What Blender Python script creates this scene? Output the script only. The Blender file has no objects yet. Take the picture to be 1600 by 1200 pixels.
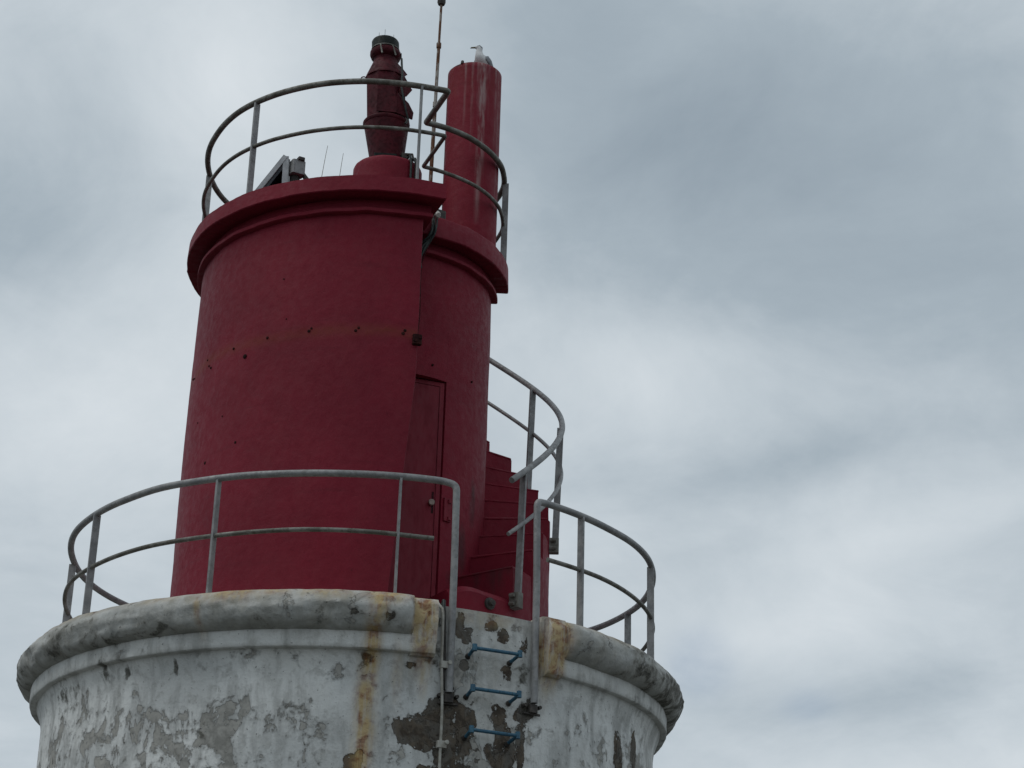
import bpy, math, random
import numpy as np
from mathutils import Vector

random.seed(7)
rng = np.random.RandomState(11)
R = math.radians
COL = bpy.context.scene.collection
SC = bpy.context.scene

# ------------------------------------------------------------------ camera
ZO = 5.8158                      # height of the lower gallery above the ground
f_px = 3106.8                    # focal length in pixels of the 1600 px wide photograph
cam_d = bpy.data.cameras.new('camera')
cam = bpy.data.objects.new('camera', cam_d)
COL.objects.link(cam)
SC.camera = cam
cam_d.sensor_width = 36.0
cam_d.lens = 36.0 * f_px / 1600.0
cam_d.clip_start = 0.1
cam_d.clip_end = 20000
pit, yaw, roll = .4067, .0747, .0295
fw = Vector((math.sin(yaw) * math.cos(pit), math.cos(yaw) * math.cos(pit), math.sin(pit)))
rt = Vector((math.cos(yaw), -math.sin(yaw), 0))
up = rt.cross(fw)
r2 = rt * math.cos(roll) + up * math.sin(roll)
u2 = up * math.cos(roll) - rt * math.sin(roll)
from mathutils import Matrix
cam.matrix_world = Matrix(((r2.x, u2.x, -fw.x, 0), (r2.y, u2.y, -fw.y, -16.4183),
                           (r2.z, u2.z, -fw.z, 1.6), (0, 0, 0, 1)))

# ------------------------------------------------------------------ sky, sun, exposure
SUN_EL, SUN_AZ = 58.0, -105.0    # azimuth clockwise from +Y; the sun is veiled, high up on the left
SC.view_settings.view_transform = 'Standard'
SC.view_settings.look = 'None'
SC.view_settings.exposure = 0.0
SC.view_settings.gamma = 1.0
SC.view_settings.use_curve_mapping = False
SC.cycles.max_bounces = 5
SC.cycles.diffuse_bounces = 3
SC.cycles.glossy_bounces = 2


class NT:
    """Small helper for building node trees."""
    def __init__(self, tree):
        self.t = tree
        self.n = tree.nodes
        self.l = tree.links

    def node(self, typ, **kw):
        n = self.n.new(typ)
        for k, v in kw.items():
            setattr(n, k, v)
        return n

    def put(self, sock, v):
        if isinstance(v, bpy.types.NodeSocket):
            self.l.new(v, sock)
        else:
            if isinstance(v, (tuple, list)) and len(v) == 3 and sock.type == 'RGBA':
                v = (*v, 1)
            sock.default_value = v

    def m(self, op, a, b=0.0, c=None, clamp=False):
        n = self.node('ShaderNodeMath', operation=op, use_clamp=clamp)
        self.put(n.inputs[0], a)
        self.put(n.inputs[1], b)
        if c is not None:
            self.put(n.inputs[2], c)
        return n.outputs[0]

    def mix(self, f, a, b, blend='MIX'):
        n = self.node('ShaderNodeMix', data_type='RGBA', blend_type=blend, clamp_factor=True)
        self.put(n.inputs[0], f)
        self.put(n.inputs[6], a)
        self.put(n.inputs[7], b)
        return n.outputs[2]

    def noise(self, vec, scale, detail=5, rough=.55, dist=0.0, out=0):
        n = self.node('ShaderNodeTexNoise')
        self.l.new(vec, n.inputs['Vector'])
        n.inputs['Scale'].default_value = scale
        n.inputs['Detail'].default_value = detail
        n.inputs['Roughness'].default_value = rough
        n.inputs['Distortion'].default_value = dist
        return n.outputs[out]

    def step(self, v, lo, hi, a=0.0, b=1.0):
        n = self.node('ShaderNodeMapRange', interpolation_type='SMOOTHSTEP')
        self.put(n.inputs[0], v)
        n.inputs[1].default_value = lo
        n.inputs[2].default_value = hi
        n.inputs[3].default_value = a
        n.inputs[4].default_value = b
        return n.outputs[0]

    def scale(self, vec, s, off=(0, 0, 0)):
        n = self.node('ShaderNodeMapping')
        self.l.new(vec, n.inputs[0])
        n.inputs['Scale'].default_value = s
        n.inputs['Location'].default_value = off
        return n.outputs[0]

    def attr(self, name):
        return self.node('ShaderNodeAttribute', attribute_name=name).outputs['Fac']


W = bpy.data.worlds.new('World')
SC.world = W
W.use_nodes = True
w = NT(W.node_tree)
w.n.clear()
tc = w.node('ShaderNodeTexCoord').outputs['Generated']
sky = w.node('ShaderNodeTexSky', sky_type='NISHITA')
sky.sun_disc = False
sky.sun_elevation = R(SUN_EL)
sky.sun_rotation = R(SUN_AZ)
sky.air_density = 1.0
sky.dust_density = 1.5
sep = w.node('ShaderNodeSeparateXYZ')
w.l.new(tc, sep.inputs[0])
dx, dy, dz = sep.outputs
az = w.m('MULTIPLY', w.m('ARCTAN2', dx, dy), 57.2958)
el = w.m('MULTIPLY', w.m('ARCSINE', dz), 57.2958)
# a flat cloud deck: direction projected on to a plane overhead
hz = w.m('ADD', w.m('MAXIMUM', dz, 0.0), 0.14)
cv = w.node('ShaderNodeCombineXYZ')
w.l.new(w.m('DIVIDE', dx, hz), cv.inputs[0])
w.l.new(w.m('DIVIDE', dy, hz), cv.inputs[1])
deck = w.scale(cv.outputs[0], (1.0, .8, 1), (3.1, 1.7, 0))
rotn = w.node('ShaderNodeMapping')
w.l.new(deck, rotn.inputs[0])
rotn.inputs['Rotation'].default_value = (0, 0, R(24))
deck = rotn.outputs[0]
n_big = w.noise(deck, 1.25, 3, .5, .3)
n_mid = w.noise(deck, 3.6, 6, .60, .5)
n_fine = w.noise(w.scale(tc, (1, 1, 1.5)), 9.0, 6, .62, .4)


def lobe(a0, e0, sa, se, gain, tilt=0.0):
    da = w.m('SUBTRACT', az, a0)
    de = w.m('SUBTRACT', w.m('SUBTRACT', el, e0), w.m('MULTIPLY', da, tilt))
    q = w.m('MULTIPLY_ADD', w.m('MULTIPLY', da, da), -1.0 / sa ** 2, w.m('MULTIPLY', w.m('MULTIPLY', de, de), -1.0 / se ** 2))
    return w.m('MULTIPLY', w.m('EXPONENT', q), gain)


v = w.m('ADD', w.m('MULTIPLY', w.m('SUBTRACT', n_big, .5), .34), .60)
v = w.m('ADD', v, w.m('MULTIPLY', w.m('SUBTRACT', n_mid, .5), .46))
v = w.m('ADD', v, w.m('MULTIPLY', w.m('SUBTRACT', n_fine, .5), .42))
for L in ((-5.2, 31.8, 3.2, 2.2, .26, 0), (11.0, 29.8, 8.0, 4.4, -.46, -.1), (-11.5, 27.0, 3.5, 2.2, -.12, 0),
          (-9.5, 21.5, 4.5, 2.6, .20, .1), (9.5, 24.2, 5.5, 1.8, .15, .05), (13.0, 16.4, 3.6, 1.2, .26, .1),
          (17.0, 14.6, 3.2, .7, -.13, .15), (12.5, 20.9, 5.0, .9, -.18, .2), (17.5, 19.3, 5.0, .9, .16, .2),
          (17.0, 12.4, 6.0, .8, .2, .05), (5.4, 33.8, 3.0, 2.0, -.2, 0), (21.0, 25.5, 6.0, 4.0, -.14, 0), (18.0, 33.0, 5.0, 3.0, -.10, 0),
          (-3.0, 24.0, 6.0, 5.0, .10, 0)):
    v = w.m('ADD', v, lobe(*L))
ramp = w.node('ShaderNodeValToRGB')
w.l.new(v, ramp.inputs[0])
cr = ramp.color_ramp
cr.elements[0].position = .05
cr.elements[0].color = (.275, .335, .39, 1)
cr.elements[1].position = 1.0
cr.elements[1].color = (.725, .775, .81, 1)
e = cr.elements.new(.38)
e.color = (.38, .448, .502, 1)
e = cr.elements.new(.68)
e.color = (.56, .622, .668, 1)
cloud = w.mix(1.0, ramp.outputs[0], (10, 10, 10), 'MULTIPLY')
# thin places in the deck let a little blue through
gap = w.m('ADD', lobe(10.1, 15.4, 1.1, 1.1, .55), lobe(13.2, 14.2, 1.1, .7, .35))
gap = w.m('MULTIPLY', w.step(gap, .05, .5), w.step(n_mid, .35, .65, 1.0, .4))
fac = w.m('SUBTRACT', .97, w.m('MULTIPLY', gap, .32))
skymix = w.mix(fac, sky.outputs[0], cloud)
bg = w.node('ShaderNodeBackground')
w.l.new(skymix, bg.inputs[0])
bg.inputs[1].default_value = 0.1
W.cycles.sampling_method = 'MANUAL'
W.cycles.sample_map_resolution = 256
wo = w.node('ShaderNodeOutputWorld')
w.l.new(bg.outputs[0], wo.inputs[0])

sd = bpy.data.lights.new('sun', 'SUN')
sd.energy = 0.8
sd.angle = R(32)
sd.color = (1.0, .96, .9)
sun = bpy.data.objects.new('sun', sd)
COL.objects.link(sun)
sdir = Vector((math.sin(R(SUN_AZ)) * math.cos(R(SUN_EL)), math.cos(R(SUN_AZ)) * math.cos(R(SUN_EL)), math.sin(R(SUN_EL))))
sun.rotation_euler = (-sdir).to_track_quat('-Z', 'Y').to_euler()
sun.location = (0, 0, 40)


# ------------------------------------------------------------------ materials
def material(name):
    mt = bpy.data.materials.new(name)
    mt.use_nodes = True
    t = NT(mt.node_tree)
    b = t.n['Principled BSDF']
    co = t.node('ShaderNodeTexCoord').outputs['Object']
    return mt, t, b, co


def bump(t, b, h, strength, dist=.01):
    n = t.node('ShaderNodeBump')
    n.inputs['Strength'].default_value = strength
    n.inputs['Distance'].default_value = dist
    t.put(n.inputs['Height'], h)
    t.l.new(n.outputs[0], b.inputs['Normal'])


def mat_white():
    mt, t, b, co = material('weathered_white_paint')
    peel, grey, rust, alg, tone, dirt = (t.attr(a) for a in ('peel', 'grey', 'rust', 'algae', 'tone', 'dirt'))
    nB = t.noise(co, 5.0, 7, .62, .5)
    nC = t.noise(co, 13.0, 6, .62, .3)
    nD = t.noise(co, 42, 3, .6)
    nV = t.noise(t.scale(co, (1, 1, .30)), 6.5, 6, .62, .3)
    nE = t.noise(t.scale(co, (1, 1, .62), (7.3, 2.1, 4.4)), 5.2, 8, .66, .6)
    col = t.mix(t.step(tone, .3, .7), (.58, .60, .595), (.77, .785, .77))
    col = t.mix(t.m('MULTIPLY', t.step(nV, .42, .68), .62), col, (.25, .255, .245))           # washed grey film
    col = t.mix(t.m('MULTIPLY', t.step(nC, .50, .68), .42), col, (.28, .28, .265))
    col = t.mix(t.m('MULTIPLY', dirt, t.step(nB, .30, .62, .45, 1.0)), col, t.mix(t.step(nC, .38, .64), (.235, .228, .20), (.40, .39, .35)))
    # worn layer: top coat flaked, grey primer left
    g = t.m('ADD', grey, t.m('MULTIPLY', t.m('SUBTRACT', nE, .5), 1.7))
    g = t.m('ADD', g, t.m('MULTIPLY', t.m('SUBTRACT', nC, .5), .7))
    gm = t.step(g, .385, .445)
    gm2 = t.step(g, .24, .385)
    col = t.mix(t.m('MULTIPLY', gm2, .42), col, (.30, .31, .305))
    col = t.mix(t.m('MULTIPLY', gm, .82), col, t.mix(t.step(nC, .36, .64), (.20, .195, .175), (.38, .37, .34)))
    # bare render
    p = t.m('ADD', peel, t.m('MULTIPLY', t.m('SUBTRACT', nB, .5), 1.15))
    p = t.m('ADD', p, t.m('MULTIPLY', t.m('SUBTRACT', nC, .5), .6))
    p = t.m('SUBTRACT', p, t.m('MULTIPLY', t.step(nD, .58, .66), .16))
    pm = t.step(p, .445, .49)
    pcol = t.mix(t.step(nC, .40, .62), (.060, .048, .037), (.125, .102, .078))
    pcol = t.mix(t.m('MULTIPLY', t.step(nE, .46, .6), .7), pcol, (.135, .13, .118))
    col = t.mix(pm, col, pcol)
    rim = t.m('MULTIPLY', t.step(p, .40, .46), t.m('SUBTRACT', 1.0, pm))
    col = t.mix(t.m('MULTIPLY', rim, .3), col, (.30, .29, .27))
    # dark algae and soot
    a = t.m('ADD', alg, t.m('MULTIPLY', t.m('SUBTRACT', nB, .5), 1.3))
    a = t.m('ADD', a, t.m('MULTIPLY', t.m('SUBTRACT', nC, .5), .9))
    am = t.step(a, .34, .60)
    col = t.mix(t.m('MULTIPLY', am, .9), col, t.mix(t.step(nD, .4, .6), (.055, .054, .045), (.13, .127, .108)))
    # rust streaks
    rs = t.m('MULTIPLY', rust, t.step(t.noise(t.scale(co, (1, 1, .10)), 30, 3, .6),   .28, .60, .5, 1.1))
    rs = t.m('MULTIPLY', rs, t.step(nB, .30, .55, .7, 1.15))
    rcol = t.mix(t.step(nC, .42, .62), (.46, .34, .16), (.23, .095, .028))
    col = t.mix(t.m('MINIMUM', rs, .88), col, rcol)
    # pin holes and specks
    col = t.mix(t.m('MULTIPLY', t.step(nD, .66, .72), .7), col, (.07, .07, .062))
    t.l.new(col, b.inputs['Base Color'])
    b.inputs['Roughness'].default_value = .82
    b.inputs['Specular IOR Level'].default_value = .2
    h = t.m('SUBTRACT', t.m('MULTIPLY', nC, .45), t.m('MULTIPLY', pm, .8))
    h = t.m('SUBTRACT', h, t.m('MULTIPLY', gm, .3))
    h = t.m('ADD', h, t.m('MULTIPLY', nD, .18))
    bump(t, b, h, 1.0, .02)
    return mt


def mat_red(name='red_masonry_paint', k=1.0, ring=True):
    mt, t, b, co = material(name)
    grime, drop, rust = (t.attr(a) for a in ('grime', 'dropping', 'rust'))
    nA = t.noise(co, .9, 4, .6, .3)
    nB = t.noise(t.scale(co, (1, 1, .35)), 4.2, 5, .62)
    nC = t.noise(co, 15, 5, .62)
    nH = t.noise(t.scale(co, (.5, .5, 7)), 2.2, 5, .6)
    c1 = (.190 * k, .0112 * k, .0260 * k)
    c2 = (.158 * k, .0105 * k, .0230 * k)
    c3 = (.184 * k, .0180 * k, .030 * k)
    col = t.mix(t.step(nA, .36, .64), c1, c2)
    col = t.mix(t.m('MULTIPLY', t.step(nB, .45, .72), .5), col, c3)
    col = t.mix(t.m('MULTIPLY', t.step(nH, .58, .74), .35), col, (.12, .010, .02))
    col = t.mix(t.m('MULTIPLY', t.step(nC, .56, .72), .22), col, (.11, .010, .02))
    col = t.mix(t.m('MULTIPLY', t.step(nC, .715, .745), .5), col, (.03, .012, .012))
    rs = t.m('MULTIPLY', rust, t.step(nC, .3, .62, .45, 1.0))
    col = t.mix(t.m('MULTIPLY', rs, .6), col, (.175, .052, .02))
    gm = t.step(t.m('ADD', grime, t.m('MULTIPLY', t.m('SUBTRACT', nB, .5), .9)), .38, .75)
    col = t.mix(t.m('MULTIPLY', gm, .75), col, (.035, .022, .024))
    dm = t.m('MULTIPLY', drop, t.step(t.noise(t.scale(co, (1, 1, .15)), 22, 3, .65), .30, .62))
    col = t.mix(t.m('MULTIPLY', dm, .8), col, (.48, .44, .42))
    t.l.new(col, b.inputs['Base Color'])
    b.inputs['Roughness'].default_value = .52
    t.put(b.inputs['Roughness'], t.step(nC, .3, .7, .54, .72))
    b.inputs['Specular IOR Level'].default_value = .17
    h = t.m('ADD', t.m('MULTIPLY', nC, .55), t.m('MULTIPLY', nB, .5))
    bump(t, b, h, .7, .014)
    return mt


def mat_simple(name, c1, c2, rough=.5, metal=0.0, scale=14, lo=.4, hi=.62, bs=.2, spec=.5, c3=None, z=1.0, f3=.6):
    mt, t, b, co = material(name)
    co = t.scale(co, (1, 1, z))
    n = t.noise(co, scale, 4, .62, .2)
    n2 = t.noise(co, scale * 4.2, 3, .6)
    col = t.mix(t.step(n, lo, hi), c1, c2)
    if c3:
        col = t.mix(t.m('MULTIPLY', t.step(n2, .52, .68), f3), col, c3)
    t.l.new(col, b.inputs['Base Color'])
    t.put(b.inputs['Roughness'], t.step(n2, .3, .7, rough - .1, min(1, rough + .14)))
    b.inputs['Metallic'].default_value = metal
    b.inputs['Specular IOR Level'].default_value = spec
    bump(t, b, n2, bs, .004)
    return mt


M_WHITE = mat_white()
M_RED = mat_red()
M_REDMETAL = mat_simple('red_painted_metal', (.045, .006, .010), (.075, .009, .015), .55, 0, 7, c3=(.035, .009, .010), bs=.25, spec=.22)
M_LANT = mat_simple('dark_lantern_paint', (.050, .0038, .0085), (.078, .0052, .012), .65, 0, 7, c3=(.018, .004, .005), bs=.25, spec=.2)
M_DOOR = mat_simple('red_painted_door', (.162, .0112, .0235), (.182, .0122, .026), .55, 0, 5, c3=(.135, .011, .021), bs=.2, z=.4, spec=.22)
M_GALV = mat_simple('galvanised_steel', (.20, .203, .207), (.28, .282, .282), .58, .2, 7, c3=(.14, .135, .12), bs=.03, f3=.35)
M_GALVD = mat_simple('lichen_stained_steel', (.105, .10, .085), (.20, .197, .18), .6, .25, 6, c3=(.07, .06, .042), bs=.1)
M_RUST = mat_simple('rusty_white_pole', (.36, .34, .31), (.14, .065, .035), .8, 0, 9, .44, .54, .35, .3, c3=(.09, .04, .025), z=.45)
M_BLACK = mat_simple('dark_plastic', (.006, .010, .009), (.012, .018, .016), .6, 0, 9, bs=.1, spec=.2)
M_DARK = mat_simple('dark_iron', (.035, .032, .03), (.07, .062, .055), .7, .2, 20, bs=.3)
M_BOLT = mat_simple('rusted_red_iron', (.022, .008, .008), (.045, .014, .012), .85, 0, 20, bs=.3, spec=.1)
M_BLUE = mat_simple('blue_paint', (.018, .085, .145), (.028, .12, .19), .55, 0, 16, c3=(.03, .045, .05), bs=.2)
M_CABLEW = mat_simple('old_white_cable', (.40, .395, .36), (.27, .26, .225), .7, 0, 14, bs=.1)
M_CABLEG = mat_simple('green_black_cable', (.012, .022, .022), (.02, .032, .03), .6, 0, 12, bs=.1)
M_ALU = mat_simple('white_aluminium', (.44, .455, .47), (.36, .375, .39), .5, .2, 10, bs=.1)
M_CELL = mat_simple('solar_cells', (.012, .014, .022), (.018, .02, .03), .25, 0, 30, bs=.02)
M_GULLW = mat_simple('white_feathers', (.72, .72, .72), (.62, .62, .63), .85, 0, 22, bs=.3, spec=.2)
M_GULLG = mat_simple('grey_feathers', (.22, .235, .255), (.30, .315, .335), .85, 0, 22, bs=.3, spec=.2)
M_GULLK = mat_simple('dark_feathers', (.03, .032, .036), (.06, .062, .066), .8, 0, 22, bs=.3, spec=.2)
M_BEAK = mat_simple('dull_beak', (.10, .085, .05), (.16, .13, .06), .5, 0, 30, bs=.1)
M_STALK = mat_simple('dry_stalk', (.16, .15, .11), (.22, .20, .14), .9, 0, 30, bs=.1)
M_GROUND = mat_simple('dark_rock_and_weed', (.055, .055, .047), (.095, .09, .078), .9, 0, .8, c3=(.04, .045, .032), bs=.4)
M_KNOB = mat_simple('tarnished_knob', (.20, .15, .13), (.28, .22, .19), .5, .2, 30, bs=.1)
M_INSUL = mat_simple('porcelain', (.50, .49, .46), (.40, .39, .36), .4, 0, 20, bs=.05)


# ------------------------------------------------------------------ builders (tower coordinates: z = 0 at the lower gallery)
def tag(o, label=None, cat=None, group=None, kind=None):
    if label:
        o['label'] = label
    if cat:
        o['category'] = cat
    if group:
        o['group'] = group
    if kind:
        o['kind'] = kind
    return o


def empty(name, loc, label, cat, group=None):
    o = bpy.data.objects.new(name, None)
    o.empty_display_size = .2
    o.location = (loc[0], loc[1], loc[2] + ZO)
    COL.objects.link(o)
    return tag(o, label, cat, group)


def world_base(o):
    """Origin of an object in tower coordinates (things are never rotated)."""
    p = Vector(o.location)
    if o.parent:
        p = p + world_base(o.parent)
        return p
    return Vector((p.x, p.y, p.z - ZO))


def mesh(name, verts, faces, mat, parent=None, smooth=True, attrs=None, sharp=35):
    verts = np.asarray(verts, float)
    if parent is None:
        org = np.array([verts[:, 0].mean(), verts[:, 1].mean(), verts[:, 2].min()])
        loc = (org[0], org[1], org[2] + ZO)
    else:
        org = np.array(world_base(parent))
        loc = (0, 0, 0)
    me = bpy.data.meshes.new(name)
    me.from_pydata((verts - org).tolist(), [], [tuple(int(i) for i in f) for f in faces])
    if attrs:
        for k, a in attrs.items():
            me.attributes.new(k, 'FLOAT', 'POINT').data.foreach_set('value', np.asarray(a, np.float32))
    me.materials.append(mat)
    me.validate()
    if smooth:
        me.shade_smooth()
        me.set_sharp_from_angle(angle=R(sharp))
    me.update()
    o = bpy.data.objects.new(name, me)
    o.location = loc
    COL.objects.link(o)
    o.parent = parent
    return o


class MB:
    """Collects vertices and faces of several shapes that make one part."""
    def __init__(self):
        self.v, self.f = [], []

    def add(self, v, f):
        k = len(self.v)
        self.v += [tuple(p) for p in v]
        self.f += [tuple(i + k for i in q) for q in f]
        return self

    def build(self, name, mat, parent=None, **kw):
        return mesh(name, self.v, self.f, mat, parent, **kw)


def revolve(profile, t0, t1, n, c=(0, 0), closed=True):
    """Closed (r, z) polygon swept between two angles in degrees, with end caps unless it is a full turn."""
    full = abs(abs(t1 - t0) - 360) < 1e-6
    th = np.radians(np.linspace(t0, t1, n + 1))
    if full:
        th = th[:-1]
    pr = np.asarray(profile, float)
    k = len(pr)
    v = np.stack([np.stack([c[0] + pr[:, 0] * math.cos(a), c[1] + pr[:, 0] * math.sin(a), pr[:, 1]], 1) for a in th]).reshape(-1, 3)
    f = []
    m = len(th)
    for i in range(m if full else m - 1):
        j = (i + 1) % m
        for q in range(k if closed else k - 1):
            s = (q + 1) % k
            f.append((i * k + q, j * k + q, j * k + s, i * k + s))
    if not full and closed:
        f.append(tuple(range(k)))
        f.append(tuple((m - 1) * k + q for q in reversed(range(k))))
    return v, f


def tube(path, rad, n=12, cap=True):
    p = np.asarray(path, float)
    m = len(p)
    rad = np.full(m, rad) if np.isscalar(rad) else np.asarray(rad)
    tn = np.zeros_like(p)
    d = p[1:] - p[:-1]
    d /= np.linalg.norm(d, axis=1)[:, None]
    tn[0], tn[-1] = d[0], d[-1]
    tn[1:-1] = d[1:] + d[:-1]
    tn /= np.linalg.norm(tn, axis=1)[:, None]
    a = np.array([0, 0, 1.]) if abs(tn[0][2]) < .9 else np.array([1., 0, 0])
    u = np.cross(tn[0], a)
    u /= np.linalg.norm(u)
    v = []
    for i in range(m):
        u = u - tn[i] * (u @ tn[i])
        u /= np.linalg.norm(u)
        b = np.cross(tn[i], u)
        for k in range(n):
            q = 2 * math.pi * k / n
            v.append(p[i] + rad[i] * (math.cos(q) * u + math.sin(q) * b))
    f = [(i * n + k, i * n + (k + 1) % n, (i + 1) * n + (k + 1) % n, (i + 1) * n + k) for i in range(m - 1) for k in range(n)]
    if cap:
        f += [tuple(reversed(range(n))), tuple((m - 1) * n + k for k in range(n))]
    return v, f


def box(cx, cy, cz, sx, sy, sz, rot=0.0, bev=.0):
    """Box around a centre, turned by rot degrees about z; bev chamfers the vertical edges."""
    hx, hy, hz_ = sx / 2, sy / 2, sz / 2
    if bev:
        pl = [(hx - bev, -hy), (hx, -hy + bev), (hx, hy - bev), (hx - bev, hy), (-hx + bev, hy), (-hx, hy - bev), (-hx, -hy + bev), (-hx + bev, -hy)]
    else:
        pl = [(hx, -hy), (hx, hy), (-hx, hy), (-hx, -hy)]
    ca, sa = math.cos(R(rot)), math.sin(R(rot))
    k = len(pl)
    v = [(cx + x * ca - y * sa, cy + x * sa + y * ca, cz + s * hz_) for s in (-1, 1) for x, y in pl]
    f = [tuple(reversed(range(k))), tuple(range(k, 2 * k))] + [(i, (i + 1) % k, k + (i + 1) % k, k + i) for i in range(k)]
    return v, f


def pol(r, t, z):
    return (r * math.cos(R(t)), r * math.sin(R(t)), z)


def fillet(pts, rad=.05, n=5):
    """Polyline with its sharp corners rounded."""
    pts = [np.array(p, float) for p in pts]
    out = [pts[0]]
    for i in range(1, len(pts) - 1):
        a, b, c = pts[i - 1], pts[i], pts[i + 1]
        d1, d2 = (a - b), (c - b)
        l1, l2 = np.linalg.norm(d1), np.linalg.norm(d2)
        ang = math.acos(max(-1, min(1, d1 @ d2 / l1 / l2)))
        if ang > R(155):
            out.append(b)
            continue
        q = min(rad, l1 * .45, l2 * .45)
        s, e_ = b + d1 / l1 * q, b + d2 / l2 * q
        for k in range(n + 1):
            tt = k / n
            out.append((1 - tt) ** 2 * s + 2 * tt * (1 - tt) * b + tt ** 2 * e_)
    out.append(pts[-1])
    return out


def vnoise(x, y, seed=0):
    """Smooth 2-D value noise on arrays."""
    def h(i, j):
        n = (i * 374761393 + j * 668265263 + seed * 1442695) & 0x7fffffff
        n = ((n ^ (n >> 13)) * 1274126177) & 0x7fffffff
        return (n & 0xffff) / 65535.0
    xi, yi = np.floor(x).astype(np.int64), np.floor(y).astype(np.int64)
    fx, fy = x - xi, y - yi
    fx, fy = fx * fx * (3 - 2 * fx), fy * fy * (3 - 2 * fy)
    return (h(xi, yi) * (1 - fx) + h(xi + 1, yi) * fx) * (1 - fy) + (h(xi, yi + 1) * (1 - fx) + h(xi + 1, yi + 1) * fx) * fy


def fbm(x, y, seed=0, o=4):
    s, a = 0, .5
    for i in range(o):
        s = s + a * (vnoise(x * 2 ** i, y * 2 ** i, seed + i) - .5)
        a *= .5
    return s


# ------------------------------------------------------------------ ground
gv, gf = revolve([(0.001, -ZO), (30, -ZO), (400, -ZO), (9000, -ZO)], 0, 360, 96, closed=False)
tag(mesh('ground', gv, [tuple(reversed(q)) for q in gf], M_GROUND, smooth=False), kind='structure')

# ------------------------------------------------------------------ white base tower
WC = (-.03, 0.0)
base = empty('lighthouse_base', (WC[0], 0, -ZO), 'round white masonry tower base with flaking paint and rounded cornice', 'tower')

# marks on the masonry: angle, z, half width in degrees, half height, strength
PEEL = [(-75.4, -.80, 2.8, .15, .86), (-77.6, -.90, 2.8, .13, .84), (-80.4, -.93, 2.4, .095, .78), (-82.7, -.87, .9, .07, .70), (-78.5, -1.02, 2.0, .06, .55), (-74.4, -1.05, 2.4, .18, .80),
        (-75.2, -1.28, 4.4, .16, .92), (-71.0, -1.22, 3.4, .13, .80), (-71.0, -.80, 2.4, .15, .74), (-71.4, -.98, 2.0, .14, .72), (-72.8, -.70, 1.6, .07, .6), (-68.6, -1.05, 1.2, .12, .5),
        (-65.0, -.74, 2.2, .13, .76), (-64.2, -.88, 1.9, .12, .74), (-63.9, -1.02, 2.6, .15, .82), (-66.8, -1.0, 1.2, .10, .6), (-60.6, -.70, 1.8, .12, .70), (-60.5, -.95, 1.0, .26, .58),
        (-89.2, -1.17, 1.7, .12, .76), (-89.8, -1.3, 2.4, .1, .7), (-72.6, -.09, 1.1, .12, .76), (-71.2, -.16, 1.3, .09, .72), (-66.6, -.08, 1.5, .05, .70), (-64.6, -.13, 1.4, .07, .78),
        (-71.4, -.39, 1.2, .06, .62), (-63.8, -.41, 1.4, .07, .62), (-35.4, -.80, 1.7, .18, .78), (-29.0, -.70, 1.5, .16, .78), (-36.5, -1.05, 1.2, .12, .66),
        (-81.6, -.45, 1.3, .045, .52), (-60.4, -.18, 1.3, .12, .58), (-58.9, -.62, 1.3, .12, .64), (-74.0, -.60, 1.3, .08, .58), (-61, -1.2, 1.8, .15, .6), (-67, -1.3, 2, .12, .64),
        (-84.9, -.16, 1.1, .05, .55), (-90.4, -.13, 1.0, .04, .5), (-92.5, -.55, .8, .05, .5), (-88.0, -.44, 1.1, .07, .6)]
GREY = [(-108.5, -.80, 5.0, .12, .42), (-106.5, -.95, 4.0, .2, .36), (-113.2, -.93, 1.6, .13, .42), (-95.2, -.93, 2.6, .10, .44), (-98.6, -.92, 2.0, .08, .36),
        (-93.0, -.53, 1.9, .07, .45), (-88.6, -.46, 2.0, .12, .45), (-100.5, -.42, 3.5, .05, .30), (-109, -.40, 4, .04, .25), (-127, -.9, 6, .2, .30),
        (-140, -.75, 6, .25, .32), (-73, -.95, 7, .3, .46), (-63, -.95, 4, .3, .44), (-62, -.5, 3.5, .45, .34), (-71, -.45, 4, .35, .30), (-45, -.9, 6, .3, .24), (-90, -1.2, 8, .15, .2), (-101, -1.1, 6, .16, .28), (-118, -1.15, 7, .2, .3)]
RUST = [(-86.9, -.02, 1.2, .15, .95), (-87.3, -.36, 1.1, .24, .95), (-87.9, -.80, 1.5, .30, .85), (-88.1, -1.15, 1.5, .24, .75), (-85.4, .02, 3.2, .06, .7), (-95.5, .04, 4.5, .07, .5),
        (-110, .03, 5.5, .08, .6), (-80.6, -.10, .7, .26, 1.0), (-79.2, -.14, 1.1, .30, .9), (-78.0, -.18, .8, .25, .75), (-56.2, -.12, 1.1, .30, 1.1), (-55.0, -.10, 1.1, .22, 1.0), (-57.4, -.2, .7, .2, .8),
        (-54.5, -.28, .8, .16, .7), (-114.8, -.1, .5, .14, .6), (-103, .03, 2.5, .05, .5), (-122, .03, 3.5, .05, .4), (-83.0, -.5, .8, .2, .3), (-68, -.02, 6, .05, .35), (-78.6, -.5, .7, .15, .4)]
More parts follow.
